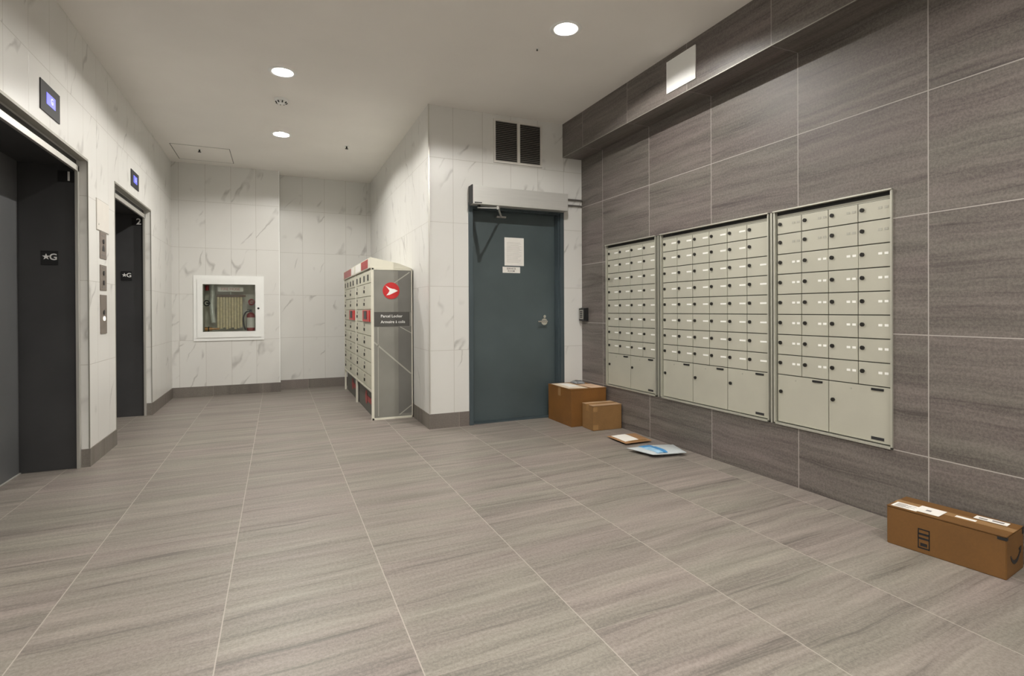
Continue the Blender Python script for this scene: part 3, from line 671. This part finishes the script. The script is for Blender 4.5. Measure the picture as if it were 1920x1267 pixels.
# B: smaller box in front
R = thing('cardboard_box', (2.81, 4.305, 0), 'smaller tan cardboard box standing just in front of the largest box', 'cardboard box', 'cardboard boxes on the floor')
P = oriented((2.658, 4.207), (.999, -.035), .235, .31, .20)
slab(MB(), P, 0, .308, 0, .205, 0, .228, .004).build('body', CARD2, R)
slab(slab(MB(), P, -.001, .309, -.001, .101, .228, .232, .001), P, -.001, .309, .104, .206, .228, .232, .001).build('top_flap', cardboard('cardboard_tan_lit_top', (.40, .26, .15)), R)  # flaps paler than the body, direct light on the top put into the colour
tp = MB(); slab(tp, P, -.0015, .3095, .08, .125, .2318, .2330)
slab(tp, P, -.0016, -.0004, .08, .125, .17, .2325); slab(tp, P, 0.002, .045, -.0012, 0, .175, .222); slab(tp, P, .0, .055, -.0012, 0, .01, .055)
tp.build('tape_strip', TAPE, R)
# C: long box at the right
R = thing('cardboard_box', (2.80, 1.42, 0), 'long low brown cardboard box with labels at the foot of the mailbox wall', 'cardboard box', 'cardboard boxes on the floor')
P = oriented((2.669, 1.622), (.15, -.989), .182, .438, .208)
L, W, Hh = .436, .206, .180
slab(MB(), P, 0, L, 0, W, 0, Hh - .004, .003).build('body', CARD3, R)
slab(slab(MB(), P, -.001, L + .001, -.001, W / 2 - .001, Hh - .004, Hh, .001), P, -.001, L + .001, W / 2 + .001, W + .001, Hh - .004, Hh, .001).build('top_flap', CARD3, R)
slab(MB(), P, .0, L + .0012, W / 2 - .024, W / 2 + .024, Hh, Hh + .0008).build('tape_strip', TAPE, R)
lb = slab(MB(), P, .012, .115, .012, .085, Hh + .0008, Hh + .0016); slab(lb, P, .10, .197, .022, .118, Hh + .0016, Hh + .0024)
l1 = lb.build('shipping_label', WHITEPAPER, R)
l2 = slab(MB(), P, .235, .308, .088, .110, Hh + .0008, Hh + .0016).build('shipping_label', WHITEPAPER, R)
l3 = slab(MB(), P, .285, .40, .140, .185, Hh + .0008, Hh + .0016).build('shipping_label', WHITEPAPER, R)
pk = MB()
for i in range(7): slab(pk, P, .022, .06 + .02 * (i % 3), .02 + i * .008, .0235 + i * .008, Hh + .0016, Hh + .0020)
slab(pk, P, .135, .155, .055, .075, Hh + .0024, Hh + .0029); slab(pk, P, .30, .33, .15, .165, Hh + .0016, Hh + .002); slab(pk, P, .345, .385, .155, .172, Hh + .0016, Hh + .002)
pk.build('label_print', INK, R)
mk = MB()
u0, u1, za, zb_ = .126, .172, .022, .112
slab(mk, P, u0, u0 + .004, -.0010, 0, za, zb_); slab(mk, P, u1 - .004, u1, -.0010, 0, za, zb_); slab(mk, P, u0, u1, -.0010, 0, zb_ - .005, zb_); slab(mk, P, u0, u1, -.0010, 0, za, za + .006)
for z in (.084, .064): slab(mk, P, u0, u1, -.0010, 0, z, z + .009)
slab(mk, P, u0 + .010, u1 - .010, -.0010, 0, za + .012, za + .026)
mk.build('printed_symbol', BLACK, R)
bt = slab(MB(), P, L - .030, L + .001, -.0012, 0, Hh - .018, Hh - .006); slab(bt, P, L - .0, L + .0012, -.001, .014, Hh - .018, Hh - .004); slab(bt, P, L, L + .0012, W - .02, W + .001, Hh - .03, Hh - .0)
bt.build('tape_end', BLACK, R)
# curved smile arrow on the end face
ar = MB(); N = 14; pts = []
for i in range(N + 1):
    A = math.radians(205 + (335 - 205) * i / N); th = .004 + .004 * math.sin(math.pi * i / N)
    pts.append((W / 2 + .062 * math.cos(A), .115 + .062 * math.sin(A), A, th))
outer = [P(L + .0004, c + (t_) * math.cos(A), z + t_ * math.sin(A)) for c, z, A, t_ in pts]; inner = [P(L + .0004, c - t_ * math.cos(A), z - t_ * math.sin(A)) for c, z, A, t_ in pts]
s_ = (P(1, 0, 0) - P(0, 0, 0)) * .0009
for i in range(N): ar.prism([outer[i], outer[i + 1], inner[i + 1], inner[i]], s_)
ar.prism([P(L + .0004, W / 2 + .040, .100), P(L + .0004, W / 2 + .072, .104), P(L + .0004, W / 2 + .066, .074)], s_)
ar.build('curved_arrow_print', BLACK, R)

def pillow(pts, z0, hgt, name, mat, parent, sub=10, edge=.003, lift=0.0):
    # padded mailer: bilinear patch of four corners, puffed up in the middle, with a real underside
    c = [Vector(p) for p in pts]; bm = bmesh.new(); T = {}; Bm = {}
    for i in range(sub + 1):
        for j in range(sub + 1):
            u, v = i / sub, j / sub
            q = c[0] * (1 - u) * (1 - v) + c[1] * u * (1 - v) + c[2] * u * v + c[3] * (1 - u) * v
            k = (max(0, math.sin(math.pi * u)) * max(0, math.sin(math.pi * v))) ** .45
            w = .12 * hgt * math.sin(7 * u + 3 * v) * k
            T[i, j] = bm.verts.new((q.x, q.y, z0 + lift + edge + hgt * k * .95 + w)); Bm[i, j] = bm.verts.new((q.x, q.y, z0 + (lift + edge * .4) * (1 - k)))
    for i in range(sub):
        for j in range(sub):
            bm.faces.new((T[i, j], T[i + 1, j], T[i + 1, j + 1], T[i, j + 1])); bm.faces.new((Bm[i, j], Bm[i, j + 1], Bm[i + 1, j + 1], Bm[i + 1, j]))
    for i in range(sub):
        for A, B in (((i, 0), (i + 1, 0)), ((i + 1, sub), (i, sub)), ((sub, i), (sub, i + 1)), ((0, i + 1), (0, i))):
            bm.faces.new((T[A], Bm[A], Bm[B], T[B]))
    m_ = MB(); m_.bm.free(); m_.bm = bm; return m_, c, (lambda u, v: c[0] * (1 - u) * (1 - v) + c[1] * u * (1 - v) + c[2] * u * v + c[3] * (1 - u) * v), (lambda u, v: z0 + lift + edge + hgt * .95 * (max(0, math.sin(math.pi * u)) * max(0, math.sin(math.pi * v))) ** .45 + .12 * hgt * math.sin(7 * u + 3 * v) * (max(0, math.sin(math.pi * u)) * max(0, math.sin(math.pi * v))) ** .45)
def patch(q, zf, u0, u1, v0, v1, off=.0012, n=8):
    bm = bmesh.new(); g = [[None] * (n + 1) for _ in range(n + 1)]; g2 = [[None] * (n + 1) for _ in range(n + 1)]
    for i in range(n + 1):
        for j in range(n + 1):
            u = u0 + (u1 - u0) * i / n; v = v0 + (v1 - v0) * j / n; p = q(u, v)
            g[i][j] = bm.verts.new((p.x, p.y, zf(u, v) + off)); g2[i][j] = bm.verts.new((p.x, p.y, zf(u, v) + off - .0008))
    for i in range(n):
        for j in range(n): bm.faces.new((g[i][j], g[i + 1][j], g[i + 1][j + 1], g[i][j + 1])); bm.faces.new((g2[i][j], g2[i][j + 1], g2[i + 1][j + 1], g2[i + 1][j]))
    m_ = MB(); m_.bm.free(); m_.bm = bm; return m_
# kraft mailer on the floor
R = thing('padded_envelope', (2.76, 3.79, 0), 'flat kraft brown mailer with a white label, on the floor before the boxes', 'envelope', 'mailers lying on the floor')
mb, c, q, zf = pillow([(2.625, 3.935, 0), (2.622, 3.650, 0), (2.885, 3.650, 0), (2.915, 3.925, 0)], 0, .012, '', None, R, lift=.014)
bd = mb.build('body', PAPERTAN, R, True)
patch(q, zf, .10, .86, .08, .58).build('shipping_label', WHITEPAPER, R, True)
patch(q, zf, .88, .96, .15, .85).build('seal_strip', TAPE, R, True)
# white and blue mailer
R = thing('poly_mailer', (2.72, 3.37, 0), 'puffy white plastic mailer with a blue emblem, lying nearest the mailbox wall foot', 'mailer', 'mailers lying on the floor')
mb, c, q, zf = pillow([(2.520, 3.500, 0), (2.585, 3.255, 0), (2.855, 3.200, 0), (2.925, 3.435, 0)], 0, .024, '', None, R, lift=.024)
mb.build('body', POLYWHITE, R, True)
patch(q, zf, .20, .97, .14, .42).build('light_blue_band', LIGHTBLUE, R, True)
patch(q, zf, .38, .98, .33, .45, .0022).build('blue_emblem', BLUE, R, True)
patch(q, zf, .12, .36, .18, .42, .0022).build('blue_emblem_bar', BLUE, R, True)
# envelopes and little parcel on the large box
R = thing('padded_envelope', (2.66, 4.65, .358), 'white padded envelope lying on the left of the largest box top', 'envelope', 'mailers on the largest box')
mb, c, q, zf = pillow([(2.575, 4.87, 0), (2.565, 4.50, 0), (2.755, 4.455, 0), (2.775, 4.83, 0)], .358, .010, '', None, R)
mb.build('body', simple('cream_envelope', (.66, .56, .44), .7), R, True)
patch(q, zf, .15, .85, .2, .7).build('shipping_label', WHITEPAPER, R, True)
R = thing('padded_envelope', (2.87, 4.58, .358), 'pale tan envelope on the right of the largest box top, by the wall', 'envelope', 'mailers on the largest box')
mb, c, q, zf = pillow([(2.785, 4.70, 0), (2.790, 4.45, 0), (2.945, 4.445, 0), (2.945, 4.70, 0)], .358, .008, '', None, R)
mb.build('body', simple('tan_envelope', (.60, .42, .29), .7), R, True)
R = thing('small_parcel', (2.85, 4.80, .358), 'tiny silver and black wrapped parcel at the back of the largest box top', 'parcel')
mb, c, q, zf = pillow([(2.800, 4.88, 0), (2.800, 4.76, 0), (2.905, 4.74, 0), (2.915, 4.86, 0)], .3582, .030, '', None, R)
mb.build('body', simple('silver_wrap', (.36, .38, .40), .25, .6, var=.4, scale=60), R, True)
patch(q, zf, .30, .75, .25, .75).build('black_band', BLACK, R, True)

# ------------------------------------------------------------------ ceiling fittings
def downlight(x, y, label):
    R = thing('ceiling_downlight', (x, y, ZC), label, 'ceiling light', 'recessed ceiling downlights')
    b = bmesh.new(); prof = [(.0752, .030), (.0752, .0), (.080, -.004), (.104, -.004), (.110, -.0005), (.110, -.0002), (.0755, -.0002), (.0757, .030)]
    rings = [[b.verts.new((x + rr * math.cos(A), y + rr * math.sin(A), ZC + z)) for A in (2 * math.pi * j / 40 for j in range(40))] for rr, z in prof]
    for i in range(len(rings)):
        for j in range(40): b.faces.new((rings[i][j], rings[i][(j + 1) % 40], rings[(i + 1) % 8][(j + 1) % 40], rings[(i + 1) % 8][j]))
    mb = MB(); mb.add(b); mb.build('trim_ring', WHITE, R, True)
    MB().cyl((x, y, ZC + .018), (x, y, ZC + .022), .0752, .0752, 40).build('diffuser', DIFF, R)
    MB().cyl((x, y, ZC + .0165), (x, y, ZC + .0180), .020, .020, 28).build('led', LEDM, R)
downlight(*DOWNLIGHTS_SEEN[0], 'round downlight nearest the dark bulkhead, right side of the ceiling')
downlight(*DOWNLIGHTS_SEEN[1], 'round downlight on the viewer side of the smoke detector')
downlight(*DOWNLIGHTS_SEEN[2], 'round downlight beyond the smoke detector, nearest the end wall')
for i, (x, y) in enumerate(DOWNLIGHTS_ADDED):
    downlight(x, y, 'added round downlight out of view %s the viewer, %s row, %.1f metres along' % ('before' if y > 0 else 'behind', 'right' if x > 1 else 'left', abs(y)))
R = thing('smoke_detector', (.045, 5.343, ZC), 'white smoke detector on the ceiling between the two left downlights', 'smoke detector')
MB().lathe((.045, 5.343, ZC - .04), [(.026, 0), (.040, .004), (.048, .018), (.056, .022), (.060, .0395), (.055, .0398)]).build('housing', WHITE, R, True)
sl = MB()
for k in range(8):
    A = k * math.pi / 4 + .2
    sl.cyl((.045 + .036 * math.cos(A), 5.343 + .036 * math.sin(A), ZC - .0375), (.045 + .052 * math.cos(A), 5.343 + .052 * math.sin(A), ZC - .0275), .0055, seg=8)
sl.build('sensor_slots', BLACK, R)
def sprinkler(x, y, label, k=1.0):
    R = thing('sprinkler_head', (x, y, ZC), label, 'sprinkler', 'ceiling sprinkler heads')
    MB().cyl((x, y, ZC - .004), (x, y, ZC - .0005), .028 * k).build('escutcheon', WHITE, R)
    MB().cyl((x, y, ZC - .004 - .026 * k), (x, y, ZC - .004), .009 * k).build('body', LOCKM, R)
    MB().cyl((x, y, ZC - .004 - .03 * k), (x, y, ZC - .004 - .026 * k), .018 * k).build('deflector', LOCKM, R)
sprinkler(-.843, 7.377, 'dark sprinkler head in the ceiling near the left end corner')
sprinkler(.761, 6.565, 'dark sprinkler head in the ceiling beside the marble side wall')
sprinkler(1.779, 3.566, 'tiny sprinkler head in the ceiling next to the right downlight', .4)
R = thing('ceiling_hatch', (-.82, 7.56, ZC), 'flush white access hatch in the ceiling at the far left corner', 'access hatch')
MB().box(-1.12, -.52, 7.24, 7.90, ZC - .0020, ZC - .0003).build('panel', CEIL, R)
g = MB().box(-1.130, -1.122, 7.23, 7.91, ZC - .0016, ZC - .0003).box(-.518, -.510, 7.23, 7.91, ZC - .0016, ZC - .0003).box(-1.13, -.51, 7.23, 7.238, ZC - .0016, ZC - .0003).box(-1.13, -.51, 7.902, 7.91, ZC - .0016, ZC - .0003)
g.build('joint', simple('hatch_joint', (.25, .24, .22), .8), R)
